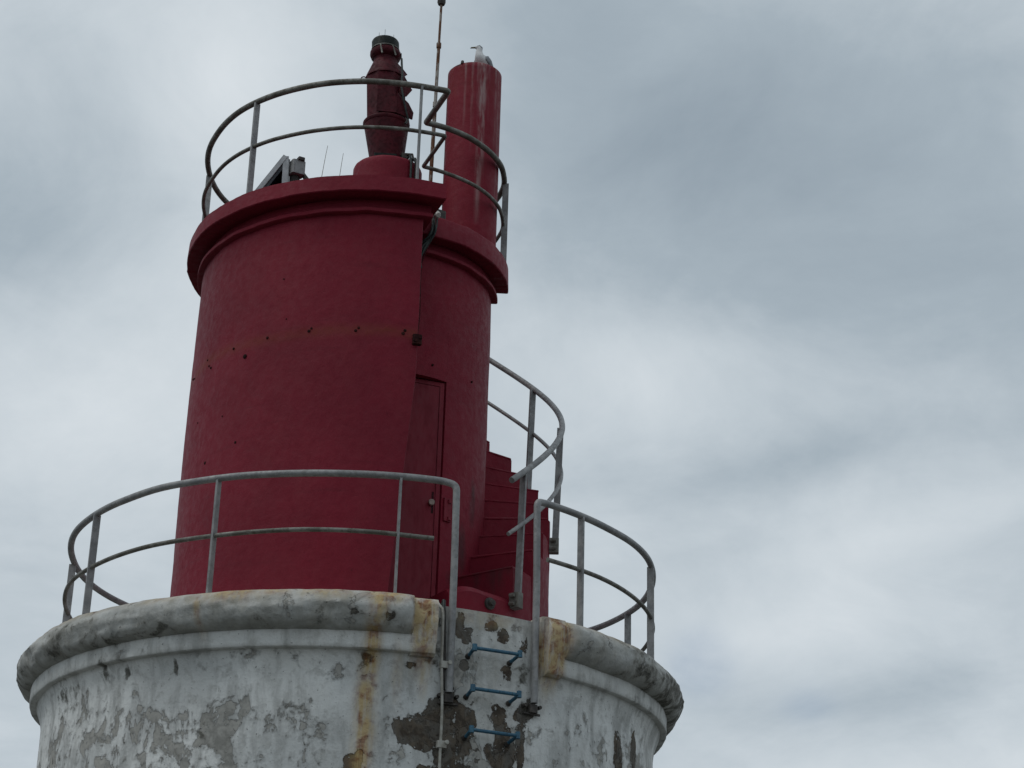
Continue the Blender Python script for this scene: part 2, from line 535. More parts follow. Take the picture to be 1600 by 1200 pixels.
ALGAE = [(-96, -.19, 5, .05, .28), (-89.0, -.15, 2.6, .06, .40), (-84.8, -.17, 1.6, .07, .50), (-108, -.2, 9, .06, .30), (-122, -.2, 7, .07, .36), (-135, -.2, 8, .10, .42),
         (-150, -.15, 9, .14, .40), (-168, -.1, 12, .2, .42), (-44, -.2, 4, .06, .30), (-36, -.10, 7, .16, .48), (-24, -.1, 9, .2, .52), (-10, -.1, 12, .2, .55),
         (-88.0, -.43, 1.5, .08, .55), (-136.1, -.40, .9, .10, .60), (-131.0, -.45, .7, .05, .55), (-120.6, -.46, .45, .08, .60), (-81.7, -.45, 1.2, .04, .55), (-78.2, -.41, .8, .03, .5),
         (-74.4, -.66, 1.1, .07, .48), (-59.6, -.62, 1.3, .09, .48), (-150, -.55, 5, .2, .45), (-60.3, -.35, 1.3, .38, .44), (-76.4, -.3, 1.0, .38, .42), (-68, .0, 7, .03, .3), (-68.5, -.62, 3.5, .12, .28), (10, -.3, 20, .3, .4), (-96, .06, 22, .02, .22)]


def field(th, z, spots):
    o = np.zeros_like(th)
    for a, z0, sa, sz, g in spots:
        d = (th - a + 180) % 360 - 180
        o = np.maximum(o, g * np.exp(-(np.abs(d / sa) ** 2.6 + np.abs((z - z0) / sz) ** 2.6) * .75))
    return o


def masonry_attrs(v, kind='wall'):
    v = np.asarray(v)
    th = np.degrees(np.arctan2(v[:, 1], v[:, 0] - WC[0]))
    z = v[:, 2]
    big = fbm(th * .07 + 77, z * 2.2 + 31, 5)
    grey, alg = field(th, z, GREY), field(th, z, ALGAE)
    if kind == 'wall':
        low = np.clip((-.52 - z) / .30, 0, 1)
        grey = np.maximum(grey, .04 + .26 * low + .5 * big)
        alg = np.maximum(alg, .06 + .14 * low + .2 * big)
    elif kind == 'roll':
        grey = np.maximum(grey, .18 + .45 * big)
        alg = np.maximum(alg, .24 + .55 * fbm(th * .11 + 7, z * 3 + 3, 9))
        alg = np.maximum(alg, .47 * np.exp(-((th + 20) / 28) ** 2))
    else:
        grey = np.maximum(grey, .10 + .5 * big)
        alg = np.maximum(alg, .10 + .3 * big)
    rst = field(th, z, RUST)
    dirt = np.full_like(z, {'roll': .74, 'wall': .10, 'band': .30}[kind]) + .4 * fbm(th * .1 + 20, z * 2 + 6, 13)
    if kind == 'wall':
        dirt = np.maximum(dirt, .62 * np.exp(-((th + 67.5) / 8.5) ** 4))
    dirt = np.clip(dirt, 0, 1)
    if kind == 'roll':           # ochre lichen on the weather side of the roll
        rst = np.maximum(rst, np.clip((z + .03) / .08, 0, 1) * np.clip(.22 + 1.1 * fbm(th * .09 + 3, z * 4 + 8, 6), 0, .5))
    return {'peel': field(th, z, PEEL), 'grey': grey, 'rust': rst, 'dirt': dirt, 'algae': alg, 'tone': np.clip((.15 if kind == 'roll' else .55) + 1.1 * fbm(th * .05 + 12, z * 1.7 + 5, 2), 0, 1)}


def lumpy(v, amp, seed, sx=9.0, sz=9.0):
    """Hand-trowelled unevenness: pushes a surface of revolution in and out."""
    v = np.array(v, float)
    x, y = v[:, 0] - WC[0], v[:, 1]
    th = np.arctan2(y, x)
    r = np.hypot(x, y)
    k = 1 + amp * fbm(th * sx + 40, v[:, 2] * sz + 40, seed) / np.maximum(r, .3)
    v[:, 0] = WC[0] + x * k
    v[:, 1] = y * k
    return v


# wall: the ladder gap (-77.3 .. -57.6) runs straight up to the gallery edge, elsewhere it meets the cornice
wz = np.concatenate([[-ZO - .1, -4.6, -3.4, -2.6, -2.0], np.arange(-1.7, .031, .0173)])
wth = np.radians(np.linspace(0, 360, 841)[:-1])
TT, ZZ = np.meshgrid(wth, wz, indexing='ij')
rr = 2.508 + .05 * np.clip((-ZZ - 2.0) / 4.0, 0, 1) ** 1.5
rr = rr + .07 * np.clip((ZZ + .60) / .25, 0, 1) ** 2 * ((np.degrees(TT) < 282.7) | (np.degrees(TT) > 302.4))   # cove below the band
wv = np.stack([WC[0] + rr * np.cos(TT), rr * np.sin(TT), ZZ], -1).reshape(-1, 3)
nz, nt = len(wz), len(wth)
ii, jj = np.meshgrid(np.arange(nt), np.arange(nz - 1), indexing='ij')
i2 = (ii + 1) % nt
wf = np.stack([ii * nz + jj, i2 * nz + jj, i2 * nz + jj + 1, ii * nz + jj + 1], -1).reshape(-1, 4).tolist()
wv = lumpy(wv, .015, 3, 5, 4)
mesh('wall', wv, wf, M_WHITE, base, attrs=masonry_attrs(wv), sharp=60)
GAP0, GAP1 = -77.2, -57.4        # ladder gap in the cornice


def arc_profile(prof, n, t0=GAP1, t1=GAP0 + 360, amp=.03, seed=5):
    v, f = revolve(prof, t0, t1, n, WC)
    v = lumpy(v, amp, seed, 8, 14)
    return v, f


roll_c, roll_r = (2.595, -.095), .158
roll = [(roll_c[0] + roll_r * math.cos(a), roll_c[1] + .150 * math.sin(a)) for a in np.linspace(R(-100), R(105), 26)]
roll = [(2.40, -.235)] + roll + [(2.40, .045)]
v, f = arc_profile(roll, 620, GAP1 + 3.4, GAP0 + 360 - 4.0, .05, 5)
v = lumpy(v, .022, 15, 34, 26)
tt = (np.degrees(np.arctan2(v[:, 1], v[:, 0] - WC[0])) - (GAP1 + 3.4)) % 360
edge = np.minimum(tt, (GAP0 + 360 - 4.0) - (GAP1 + 3.4) - tt)
kk = 1 - .28 * np.clip(1 - edge / 1.5, 0, 1) ** 2
rad = np.hypot(v[:, 0] - WC[0], v[:, 1])
new = 2.58 + (rad - 2.58) * np.where(rad > 2.58, kk, 1)
v[:, 0] = WC[0] + (v[:, 0] - WC[0]) * new / rad
v[:, 1] = v[:, 1] * new / rad
mesh('cornice_roll', v, f, M_WHITE, base, attrs=masonry_attrs(v, 'roll'), sharp=50)
band = [(2.42, -.228), (2.612, -.232), (2.622, -.240), (2.622, -.27), (2.621, -.30), (2.620, -.33), (2.618, -.36), (2.610, -.368), (2.56, -.372), (2.42, -.376)]
v, f = arc_profile(band, 560, GAP1 + .2, GAP0 + 360 - .2, .02, 9)
mesh('cornice_band', v, f, M_WHITE, base, attrs=masonry_attrs(v, 'band'), sharp=50)
for t0, t1, topz, rb in ((GAP0 - 4.1, GAP0 - .1, .03, 2.655), (GAP1 + .1, GAP1 + 3.5, .052, 2.665)):
    prof = [(2.41, -.38), (2.585, -.385), (2.612, -.365), (2.628, -.28), (rb, -.13), (rb, -.02), (rb - .03, topz), (2.56, topz + .022), (2.41, topz + .02)]
    # finer rows so that the stains have detail
    fine = []
    for (a, b_) in zip(prof, prof[1:] + prof[:1]):
        for k in range(4):
            fine.append((a[0] + (b_[0] - a[0]) * k / 4, a[1] + (b_[1] - a[1]) * k / 4))
    v, f = revolve(fine, t0, t1, 14, WC)
    v = lumpy(v, .04, 17, 14, 14)
    mesh('cornice_end_block', v, f, M_WHITE, base, attrs=masonry_attrs(v, 'band'), sharp=50)
v, f = revolve([(.02, -.3), (2.505, -.3), (2.507, .018), (.02, .024)], 0, 360, 160, WC)
mesh('gallery_floor', v, f, M_WHITE, base, attrs=masonry_attrs(v))

# ------------------------------------------------------------------ red upper tower (a large half drum and a small half drum)
red = empty('red_tower', (0, 0, .02), 'dark red round tower top with stepped double drum above the white base', 'tower')
RB, RS = 1.612, 1.016
TOPZ = 3.965


def red_attrs(v, extra=None):
    v = np.asarray(v)
    th = np.degrees(np.arctan2(v[:, 1], v[:, 0]))
    rad = np.hypot(v[:, 0], v[:, 1])
    z = v[:, 2]
    rust = np.where((rad > 1.5) & (th < -74), .9 * np.exp(-((z - 2.575 - .012 * np.sin(th * .12)) / .045) ** 2), 0) * (.55 + .9 * np.clip(fbm(th * .12 + 99, z * 2 + 9, 4) + .4, 0, 1))
    rust = np.where(th > -95, rust, rust * .75)
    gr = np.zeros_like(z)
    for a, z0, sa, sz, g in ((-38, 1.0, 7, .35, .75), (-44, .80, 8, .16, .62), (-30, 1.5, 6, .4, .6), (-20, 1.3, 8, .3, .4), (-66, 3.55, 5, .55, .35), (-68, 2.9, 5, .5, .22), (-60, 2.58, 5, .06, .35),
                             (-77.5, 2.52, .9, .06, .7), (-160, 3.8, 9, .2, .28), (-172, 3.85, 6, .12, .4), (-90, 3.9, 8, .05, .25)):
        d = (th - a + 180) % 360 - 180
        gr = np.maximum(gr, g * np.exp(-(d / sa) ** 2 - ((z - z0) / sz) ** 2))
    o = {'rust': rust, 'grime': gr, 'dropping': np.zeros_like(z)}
    if extra:
        o.update(extra(v))
    return o


def lump_red(v, amp, seed):
    v = np.array(v, float)
    th = np.arctan2(v[:, 1], v[:, 0])
    r = np.hypot(v[:, 0], v[:, 1])
    k = 1 + amp * fbm(th * 5 + 40, v[:, 2] * 2.2 + 40, seed, 5) / np.maximum(r, .3)
    v[:, 0] *= k
    v[:, 1] *= k
    return v


# large drum: plan outline follows the arc, rounds the corner and runs in to the small drum
rows = np.arange(0.0, 3.69, .035)
outline_n = None
vv = []
for z in rows:
    te = -78.4 - max(0.0, 2.2 - z) * 2.6                 # the free edge drifts back towards the gallery
    fr = .008                                            # worn corner
    bulge = .014 * math.sin(math.pi * min(1, z / 3.4))
    r0 = RB + bulge
    arc = np.linspace(100 - 360, te - math.degrees(fr / r0), 330)
    pts = [(r0 * math.cos(R(a)), r0 * math.sin(R(a))) for a in arc]
    tdir = np.array([-math.sin(R(te)), math.cos(R(te))])
    rdir = np.array([math.cos(R(te)), math.sin(R(te))])
    cc = rdir * (r0 - fr) - tdir * fr
    for q in np.linspace(10, 90, 6):
        pts.append(tuple(cc + fr * (rdir * math.cos(R(q)) + tdir * math.sin(R(q)))))
    pts.append(tuple(rdir * 1.3))
    pts.append(tuple(rdir * .85))
    vv.append([(x, y, z) for x, y in pts])
k = len(vv[0])
nv = np.array(vv).reshape(-1, 3)
nf = [(i * k + j, i * k + j + 1, (i + 1) * k + j + 1, (i + 1) * k + j) for i in range(len(rows) - 1) for j in range(k - 1)]
# the landing-side end face
b0 = len(nv)
inner = np.array([(.5 * math.cos(R(-260)), .5 * math.sin(R(-260)), z) for z in rows])
nv = np.vstack([nv, inner])
nf += [((i + 1) * k, b0 + i + 1, b0 + i, i * k) for i in range(len(rows) - 1)]
nv = lump_red(nv, .016, 21)
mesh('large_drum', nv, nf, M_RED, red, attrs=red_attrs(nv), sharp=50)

# small drum with the door opening left out
DT0, DT1, DTOP, DBOT = -80.0, -53.3, 2.505, .30


def drum_wall(t0, t1, z0, z1, r, name):
    n = max(6, int(abs(t1 - t0) / 1.0))
    m_ = max(2, int((z1 - z0) / .04))
    prof = [(r, z0 + (z1 - z0) * q / m_) for q in range(m_ + 1)] + [(r - .16, z1), (r - .16, z0)]
    v, f = revolve(prof, t0, t1, n)
    v = lump_red(v, .009, 31)
    return mesh(name, v, f, M_RED, red, attrs=red_attrs(v), sharp=40)


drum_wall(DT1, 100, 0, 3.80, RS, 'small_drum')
drum_wall(DT0, DT1 - .02, DTOP, 3.80, RS, 'door_head')
drum_wall(DT0, DT1 - .02, 0, DBOT, RS, 'door_threshold')

# flat steel door set as a chord in the curved wall
pa = np.array([RS * .99 * math.cos(R(DT1 - .3)), RS * .99 * math.sin(R(DT1 - .3))])
pb = np.array([.965 * math.cos(R(-84)), .965 * math.sin(R(-84))])
ddir = (pb - pa) / np.linalg.norm(pb - pa)
dnor = np.array([-ddir[1], ddir[0]])
if dnor[1] > 0:
    dnor = -dnor
dlen = np.linalg.norm(pb - pa)


def on_door(s, z, o):
    p = pa + ddir * s + dnor * o
    return (p[0], p[1], z)


def door_slab(s0, s1, z0, z1, o0, o1):
    v = [on_door(s, z, o) for o in (o0, o1) for z in (z0, z1) for s in (s0, s1)]
    f = [(0, 1, 3, 2), (4, 6, 7, 5), (0, 4, 5, 1), (2, 3, 7, 6), (0, 2, 6, 4), (1, 5, 7, 3)]
    return v, f


mb = MB()
mb.add(*door_slab(.047, dlen, DBOT + .01, DTOP - .050, -.045, -.006))
door = mb.build('door', M_DOOR, red, smooth=False)
mb = MB()
mb.add(*door_slab(.007, .044, DBOT + .006, DTOP - .012, -.05, 0.0))
mb.add(*door_slab(.044, dlen, DTOP - .048, DTOP - .012, -.05, 0.0))
mb.build('door_frame', M_DOOR, door, smooth=False)
kb = MB()
kc = np.array(on_door(.085, 1.395, -.012))
nrm3 = np.array([dnor[0], dnor[1], 0])
kb.add(*tube([kc, kc + nrm3 * .03, kc + nrm3 * .034], [.014, .014, .028], 16))
kb.add(*tube([kc + nrm3 * .034, kc + nrm3 * .05], [.028, .025], 16))
kb.build('knob', M_KNOB, door)
mb = MB()
mb.add(*door_slab(.056, .076, 1.31, 1.50, -.012, -.006))
mb.build('lock_plate', M_REDMETAL, door, smooth=False)
lp = MB()
lp.add(*box(*pol(RS + .006, -50.0, 1.36), .02, .075, .20, -50.0, .004))
lp.add(*box(*pol(RS + .018, -49.0, 1.435), .02, .035, .03, -50.0, .004))
lp.add(*box(*pol(RS + .018, -49.0, 1.285), .02, .035, .03, -50.0, .004))
lp.build('latch_plate', M_DOOR, red)

# cornices and roof of both drums
FA0 = -73.4


def ring(profile, t0, t1, n, name, seed, amp=.012):
    v, f = revolve(profile, t0, t1, n)
    v = lump_red(v, amp, seed)
    a_ = np.arctan2(v[:, 1], v[:, 0])
    v[:, 2] += .022 * fbm(a_ * 9 + 30, v[:, 2] * 3 + 5, seed + 3, 5)
    return mesh(name, v, f, M_RED, red, attrs=red_attrs(v), sharp=40)


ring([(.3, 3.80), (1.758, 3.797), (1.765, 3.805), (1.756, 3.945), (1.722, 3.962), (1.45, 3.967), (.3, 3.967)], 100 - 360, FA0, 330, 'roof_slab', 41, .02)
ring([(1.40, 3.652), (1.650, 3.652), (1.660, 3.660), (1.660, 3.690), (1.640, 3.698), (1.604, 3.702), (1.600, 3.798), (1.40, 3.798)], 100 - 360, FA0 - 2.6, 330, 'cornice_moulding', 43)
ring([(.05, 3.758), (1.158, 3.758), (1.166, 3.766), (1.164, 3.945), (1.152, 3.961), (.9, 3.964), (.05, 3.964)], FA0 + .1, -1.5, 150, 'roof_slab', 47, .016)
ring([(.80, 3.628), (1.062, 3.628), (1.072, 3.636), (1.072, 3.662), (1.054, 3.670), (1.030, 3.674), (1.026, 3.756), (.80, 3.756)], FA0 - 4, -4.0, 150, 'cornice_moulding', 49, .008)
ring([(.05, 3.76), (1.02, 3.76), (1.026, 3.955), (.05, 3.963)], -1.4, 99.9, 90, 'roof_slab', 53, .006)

# rusted anchor bolts along the old ring and over the wall
SPOTS = [(-110.4, 2.583, .016), (-109.7, 2.605, .012), (-96.5, 2.572, .014), (-95.7, 2.598, .012), (-82.8, 2.572, .017), (-82.3, 2.60, .015), (-132.2, 2.463, .022),
         (-137.6, 2.575, .012), (-124.1, 2.58, .014), (-149.1, 2.50, .013), (-150.5, 2.53, .012), (-152, 2.60, .01), (-166, 2.57, .013), (-163.5, 2.55, .010),
         (-133, 1.70, .014), (-147, 1.62, .017), (-140, 1.98, .009), (-120, 3.1, .007), (-118, 2.72, .008), (-155, 2.05, .01)]
for a, z, s in SPOTS:
    c0 = np.array(pol(RB + .004, a, z))
    nn = np.array(pol(1, a, 0))
    ang = rng.uniform(0, 6.28)
    v, f = tube([c0 - nn * .01, c0 + nn * (.006 + s * .25), c0 + nn * (.009 + s * .35)], [s, s * .9, s * .5], 8)
    mesh('anchor_bolt', v, f, M_BOLT, red)
for a, z, s in ((-35, 2.62, .012), (-62, 2.62, .012)):
    c0 = np.array(pol(RS + .002, a, z))
    nn = np.array(pol(1, a, 0))
    v, f = tube([c0 - nn * .01, c0 + nn * .008], [s, s * .7], 8)
    mesh('anchor_bolt', v, f, M_BOLT, red)

# winding steps between the small drum and the outer radius
STEPS = [(-63.0, -40.4, .535)]
for j in range(5, -9, -1):
    q0, q1 = (10.9 if j > 0 else 10.3), (10.9 if j > 1 else 10.3)
    STEPS.append((14.1 - q0 * j, 14.1 - q1 * (j - 1), 2.015 - .237 * j + (.02 if j < -1 else 0)))
for i, (t0, t1, zt) in enumerate(STEPS):
    if t0 > 96:
        break
    t1 = min(t1, 99.8)
    ro = 1.588 + .004 * (i % 3) + rng.uniform(-.003, .003)
    zt = zt + rng.uniform(-.008, .008)
    n = max(4, int((t1 - t0) / 1.2))
    th = np.linspace(t0, t1, n + 1)
    prof = []
    cm = .018 if i else .05
    zb = 0.0
    m_ = max(3, int(zt / .06))
    prof = [(RS - .02, zb), (ro, zb)] + [(ro, zb + (zt - cm - zb) * q / m_) for q in range(1, m_ + 1)] + [(ro - cm, zt), (RS - .02, zt + .004)]
    v, f = revolve(prof, t0, t1 - .02, n)
    # the leading corner of a worn step is rounded off
    v = np.array(v)
    tt = np.degrees(np.arctan2(v[:, 1], v[:, 0]))
    near = np.clip(1 - (tt - t0) / (2.2 if i else 6.0), 0, 1)
    rad = np.hypot(v[:, 0], v[:, 1])
    sc = 1 - near ** 2 * (.003 if i else .06) * (rad > 1.4)
    v[:, 0] *= sc
    v[:, 1] *= sc
    v[:, 2] -= near ** 2 * (.003 if i else .03) * (v[:, 2] > zt - .06)
    v = lump_red(v, .035, 61 + i)
    v[:, 2] += .03 * fbm(v[:, 0] * 9 + 30, v[:, 1] * 9 + 30, 81 + i, 3) * (v[:, 2] > .05)
    stp = mesh('step', v, f, M_RED, red, attrs=red_attrs(v), sharp=30)
    if i:
        # worn nosing that stands a little proud of the riser
        nv_ = []
        m_ = 14
        ca, sa = math.cos(R(t0)), math.sin(R(t0))
        for q in range(m_ + 1):
            r_ = RS + .01 + (ro - RS - .022) * q / m_
            wob = rng.uniform(-.0025, .0025)
            for o_, z_ in ((.004, zt - .022 + wob), (-.005 + wob, zt - .016 + wob), (-.006 + wob, zt - .008), (.004, zt + .002)):
                nv_.append((r_ * ca - o_ * sa, r_ * sa + o_ * ca, z_))
        nf_ = [(q * 4 + k_, (q + 1) * 4 + k_, (q + 1) * 4 + (k_ + 1) % 4, q * 4 + (k_ + 1) % 4) for q in range(m_) for k_ in range(4)]
        nf_ += [(0, 1, 2, 3), (m_ * 4 + 3, m_ * 4 + 2, m_ * 4 + 1, m_ * 4)]
        mesh('nosing', nv_, nf_, M_RED, stp, attrs=red_attrs(np.array(nv_)), sharp=30)
# old mooring eye on the lowest step
cb = np.array(pol(1.588, -50.8, .43))
nb = np.array(pol(1, -50.8, 0))
eb = MB()
eb.add(*tube([cb - nb * .02, cb + nb * .02, cb + nb * .022], [.05, .05, .03], 14))
eb.add(*tube([cb + nb * .02, cb + nb * .055], [.022, .026], 10))
eb.build('eye_bolt', M_DARK, red)


# ------------------------------------------------------------------ railings
def flat_bar(mb_, r0, r1, t, z0, z1, th=.02, lean=0.0):
    """Flat steel upright set edge-on to the rim, chamfered."""
    ca, sa = math.cos(R(t)), math.sin(R(t))
    pts = [(r0, -th / 2), (r1, -th / 2), (r1, th / 2), (r0, th / 2)]
    v = []
    for z, dr in ((z0, lean), (z1, 0)):
        for a, b_ in pts:
            a = a + dr
            v.append((a * ca - b_ * sa, a * sa + b_ * ca, z))
    mb_.add(v, [(3, 2, 1, 0), (4, 5, 6, 7), (0, 1, 5, 4), (1, 2, 6, 5), (2, 3, 7, 6), (3, 0, 4, 7)])
    return mb_


def arc(r, t0, t1, z, n=90):
    a = np.linspace(t0, t1, n)
    k1 = fbm(a * .05 + 50, a * 0 + r * 3, 71, 2) * .03
    k2 = fbm(a * .05 + 90, a * 0 + z * 3, 73, 2) * .03
    return [pol(r + p_, q, z + s_) for q, p_, s_ in zip(a, k1, k2)]


RL = 2.4816
lower = empty('gallery_railing', (0, 0, .02), 'lower galvanised pipe railing circling the white cornice, open at the ladder', 'railing')
top = [pol(2.545, -75.0, -.62), pol(2.545, -75.0, .30), pol(2.525, -75.0, .972)]
ring_pts = [np.array(p) for p in arc(RL, -75.0 - 2.2, -59.3 + 2.2 - 360, 1.0, 170)]
end = [pol(2.525, -59.4, .972), pol(2.545, -59.4, .30), pol(2.545, -59.4, -.60)]
path = fillet(top + ring_pts + end, .07)
mb = MB()
mb.add(*tube(path, .027, 14))
mb.build('top_rail', M_GALV, lower)
mb = MB()
mb.add(*tube(arc(RL, -78.4, -56.0 - 360, .55, 170), .0178, 12))
mb.build('middle_rail', M_GALVD, lower)
for t in (-149.4, -117.1, -84.6, -47.9, -16.2, 178.6, 146.5, 114.5, 82.0, 49.5, 16.0):
    mb = flat_bar(MB(), RL - .029, RL + .029, t, .0, .985, .017)
    mb.build('post', M_GALV, lower, smooth=False)
for t, z in ((-75.0, -.66), (-59.4, -.64)):
    mb = MB()
    mb.add(*box(*pol(2.525, t, z), .05, .07, .06, t, .008))
    mb.add(*box(*pol(2.516, t, z - .035), .02, .15, .014, t, .004))
    for s in (-1, 1):
        c0 = np.array(pol(2.505, t + s * 1.5, z + .02))
        mb.add(*tube([c0, c0 + np.array(pol(.035, t, 0))], [.016, .014], 7))
    mb.build('bracket', M_DARK, lower)

RU1, RU2, ZU = 1.674, 1.092, 4.908
upper = empty('roof_railing', (0, 0, TOPZ), 'upper pipe railing with a zigzag jog, around the red roof', 'railing')
for z, rad, name, m_, j1, j2 in ((ZU, .0262, 'top_rail', M_GALVD, 0, 0), (ZU - .452, .0178, 'middle_rail', M_GALVD, .3, .3)):
    pts = [np.array(p) for p in arc(RU1, 104 - 360, -73.2 - j1, z, 130)] + [np.array(p) for p in arc(RU2, -73.2 - j2, 96, z, 90)]
    mb = MB()
    mb.add(*tube(fillet(pts, .022, 3), rad, 14))
    mb.build(name, m_, upper)
for t, r in ((-134.6, RU1), (-81.4, RU1), (174.0, RU1), (121.0, RU1), (-2.5, RU2 + .02), (52.0, RU2)):
    mb = flat_bar(MB(), r - .029, r + .029, t, TOPZ - .03, ZU - .012, .017)
    mb.build('post', M_GALV, upper, smooth=False)

stairr = empty('stair_railing', pol(1.66, -43.6, .44), 'bare pipe handrail spiralling up beside the red winding steps', 'railing')


def helix(z_off, t0, t1, r=1.682, n=90):
    return [pol(r, a, 1.497 + z_off + .0227 * (a + 46.3)) for a in np.linspace(t0, t1, n)]


mb = MB()
mb.add(*tube(helix(0, -46.5, 98), .0265, 14))
mb.build('top_rail', M_GALV, stairr)
mb = MB()
mb.add(*tube(helix(-.452, -47.3, 98), .0178, 12))
mb.build('middle_rail', M_GALV, stairr)
for t in (-40.5, -6.0, 27.0, 58.0, 88.0):
    zt = 1.497 + .0227 * (t + 46.3)
    zb_ = zt - 1.17
    mb = flat_bar(MB(), 1.66 - .022, 1.66 + .036, t, zb_, zt - .01, .022, -.03)
    post = mb.build('post', M_GALV, stairr, smooth=False)
    mb = MB()
    mb.add(*box(*pol(1.622, t, zb_ + .06), .10, .07, .13, t, .008))
    for s in (-1, 1):
        c0 = np.array(pol(1.60, t - 2.0, zb_ + .06 + s * .035))
        mb.add(*tube([c0, c0 + np.array(pol(.045, t, 0))], [.017, .015], 7))
    mb.build('bracket', M_GALVD, post)

# ------------------------------------------------------------------ ladder rungs and cables on the white wall
ladder = empty('rung_ladder', pol(2.51, -67.5, -2.9), 'blue iron rungs set in the white wall below the railing gap', 'ladder')
for i in range(9):
    z = -.290 - i * .300
    jit = rng.uniform(-.012, .012, 3)
    a0, a1 = -71.7 + jit[0] * 10, -63.9 + jit[1] * 10
    p = [pol(2.46, a0 + .1, z - .045), pol(2.645, a0 - .1, z + jit[2]), pol(2.645, a1 + .1, z), pol(2.46, a1 - .1, z - .048)]
    mb = MB()
    mb.add(*tube(fillet(p, .012, 3), .0135, 10))
    for q in (p[1], p[2]):
        q = np.array(q)
        mb.add(*tube([q + np.array([0, 0, -.022]), q + np.array([0, 0, .028])], [.019, .018], 8))
    rung = mb.build('rung', M_BLUE, ladder)
    for a in (a0, a1):
        c0 = np.array(pol(2.50, a, z - .038))
        v, f = tube([c0, c0 + np.array(pol(.03, a, .01))], [.022, .016], 8)
        mesh('socket', v, f, M_DARK, rung)

cw = empty('white_cable', pol(2.54, -75.9, -1.9), 'thin white cable running down the wall left of the ladder', 'cable')
pts = []
for i, z in enumerate(np.linspace(.05, -2.9, 60)):
    a = -76.75 + .55 * (1 - math.exp(-max(0, .0 - z) * 1.4)) + .35 * vnoise(np.array([z * 2.6 + 20]), np.array([3.3]), 8)[0]
    rr_ = 2.545 if z < -.05 else 2.545 - .35 * (z + .05)
    pts.append(pol(rr_, a, z))
pts = [pol(2.36, -77.0, .05), pol(2.44, -77.1, .075)] + pts[1:]
mb = MB()
mb.add(*tube(pts, .0105, 8))
mb.build('sheath', M_CABLEW, cw)
for z in (-.42, -1.0, -1.62):
    mb = MB()
    mb.add(*box(*pol(2.535, -75.9, z), .05, .07, .05, -76, .006))
    mb.add(*tube([pol(2.52, -75.4, z + .01), pol(2.575, -75.2, z + .015)], .016, 8))
    mb.build('clip', M_CABLEW, cw)
cd = empty('dark_conduit', pol(2.53, -75.9, -.6), 'dark pipe beside the white cable in the ladder recess', 'pipe')
mb = MB()
mb.add(*tube([pol(2.40, -76.3, .06), pol(2.50, -76.3, .05), pol(2.535, -76.25, -.02), pol(2.53, -75.95, -.3), pol(2.525, -75.85, -.6)], .010, 9))
mb.build('pipe_run', M_DARK, cd)
mb = MB()
mb.add(*tube([pol(2.36, -75.7, .05), pol(2.44, -75.9, .09), pol(2.50, -76.2, .07), pol(2.53, -76.4, -.02)], .012, 8))
mb.build('loose_end', M_CABLEG, cd)

# ------------------------------------------------------------------ cables in the corner of the two drums
cab = empty('cable_bundle', pol(1.19, -69, 3.1), 'tangle of dark green cables hanging in the corner under the red cornice', 'cable')
for i in range(9):
    s = rng.uniform(-1, 1, 6)
    p0 = np.array(pol(1.20 + .02 * s[0], -68.4 + 1.2 * s[1], 3.93 + .02 * s[2]))
    p1 = np.array(pol(1.215 + .03 * s[3], -69.8 + 1.4 * s[4], 3.77 + .03 * s[5]))
    p2 = np.array(pol(1.16 + .03 * s[1], -73.2 + 1.5 * s[0], 3.60 + .05 * s[2]))
    p3 = np.array(pol(1.10 + .02 * s[4], -72.8 + 1.6 * s[3], 3.44 + .06 * s[0]))
    ctrl = [p0, p1, p2, p3]
    if i < 1:
        ctrl.append(np.array(pol(1.045, -71.5 + i, 2.98)))
        ctrl.append(np.array(pol(1.04, -73.5 + i * .4, 2.62)))
    pts = []
    cc = [ctrl[0]] + ctrl + [ctrl[-1]]
    for q in range(1, len(cc) - 2):
        for tt in np.linspace(0, 1, 8, endpoint=False):
            a, b_, c_, d_ = cc[q - 1:q + 3]
            pts.append(.5 * (2 * b_ + (c_ - a) * tt + (2 * a - 5 * b_ + 4 * c_ - d_) * tt ** 2 + (3 * b_ - a - 3 * c_ + d_) * tt ** 3))
    mb = MB()
    mb.add(*tube(pts, .005 if i < 3 else .011, 6))
    mb.build('cable', M_CABLEG if i > 1 else M_REDMETAL, cab)
mb = MB()
mb.add(*tube([pol(1.19, -68.3, 3.945), pol(1.215, -68.3, 3.945), pol(1.24, -68.2, 3.93)], [.03, .036, .02], 10))
mb.build('insulator', M_INSUL, cab)
mb = MB()
mb.add(*box(*pol(1.10, -65.0, 4.0), .07, .12, .10, -65, .01))  # dark block added to close the bright sky gap between roof slab and pillar
mb.build('sky_gap_filler', M_DARK, cab)
jb = empty('junction_box', pol(1.62, -78.9, 2.47), 'small rusted junction box on the edge of the large red drum', 'box')
mb = MB()
mb.add(*box(*pol(1.635, -78.7, 2.525), .05, .075, .085, -79, .012))
mb.build('housing', M_BOLT, jb)
for s in (-1, 1):
    c0 = np.array(pol(1.65, -78.7 + s * .7, 2.525 + s * .015))
    v, f = tube([c0, c0 + np.array(pol(.02, -79, 0))], [.018, .014], 8)
    mesh('gland', v, f, M_BOLT, jb)
v, f = tube([pol(1.62, -78.6, 2.56), pol(1.615, -78.1, 2.75), pol(1.5, -77.3, 3.05), pol(1.25, -74.6, 3.38)], .004, 6)
mesh('lead', v, f, M_BOLT, jb)

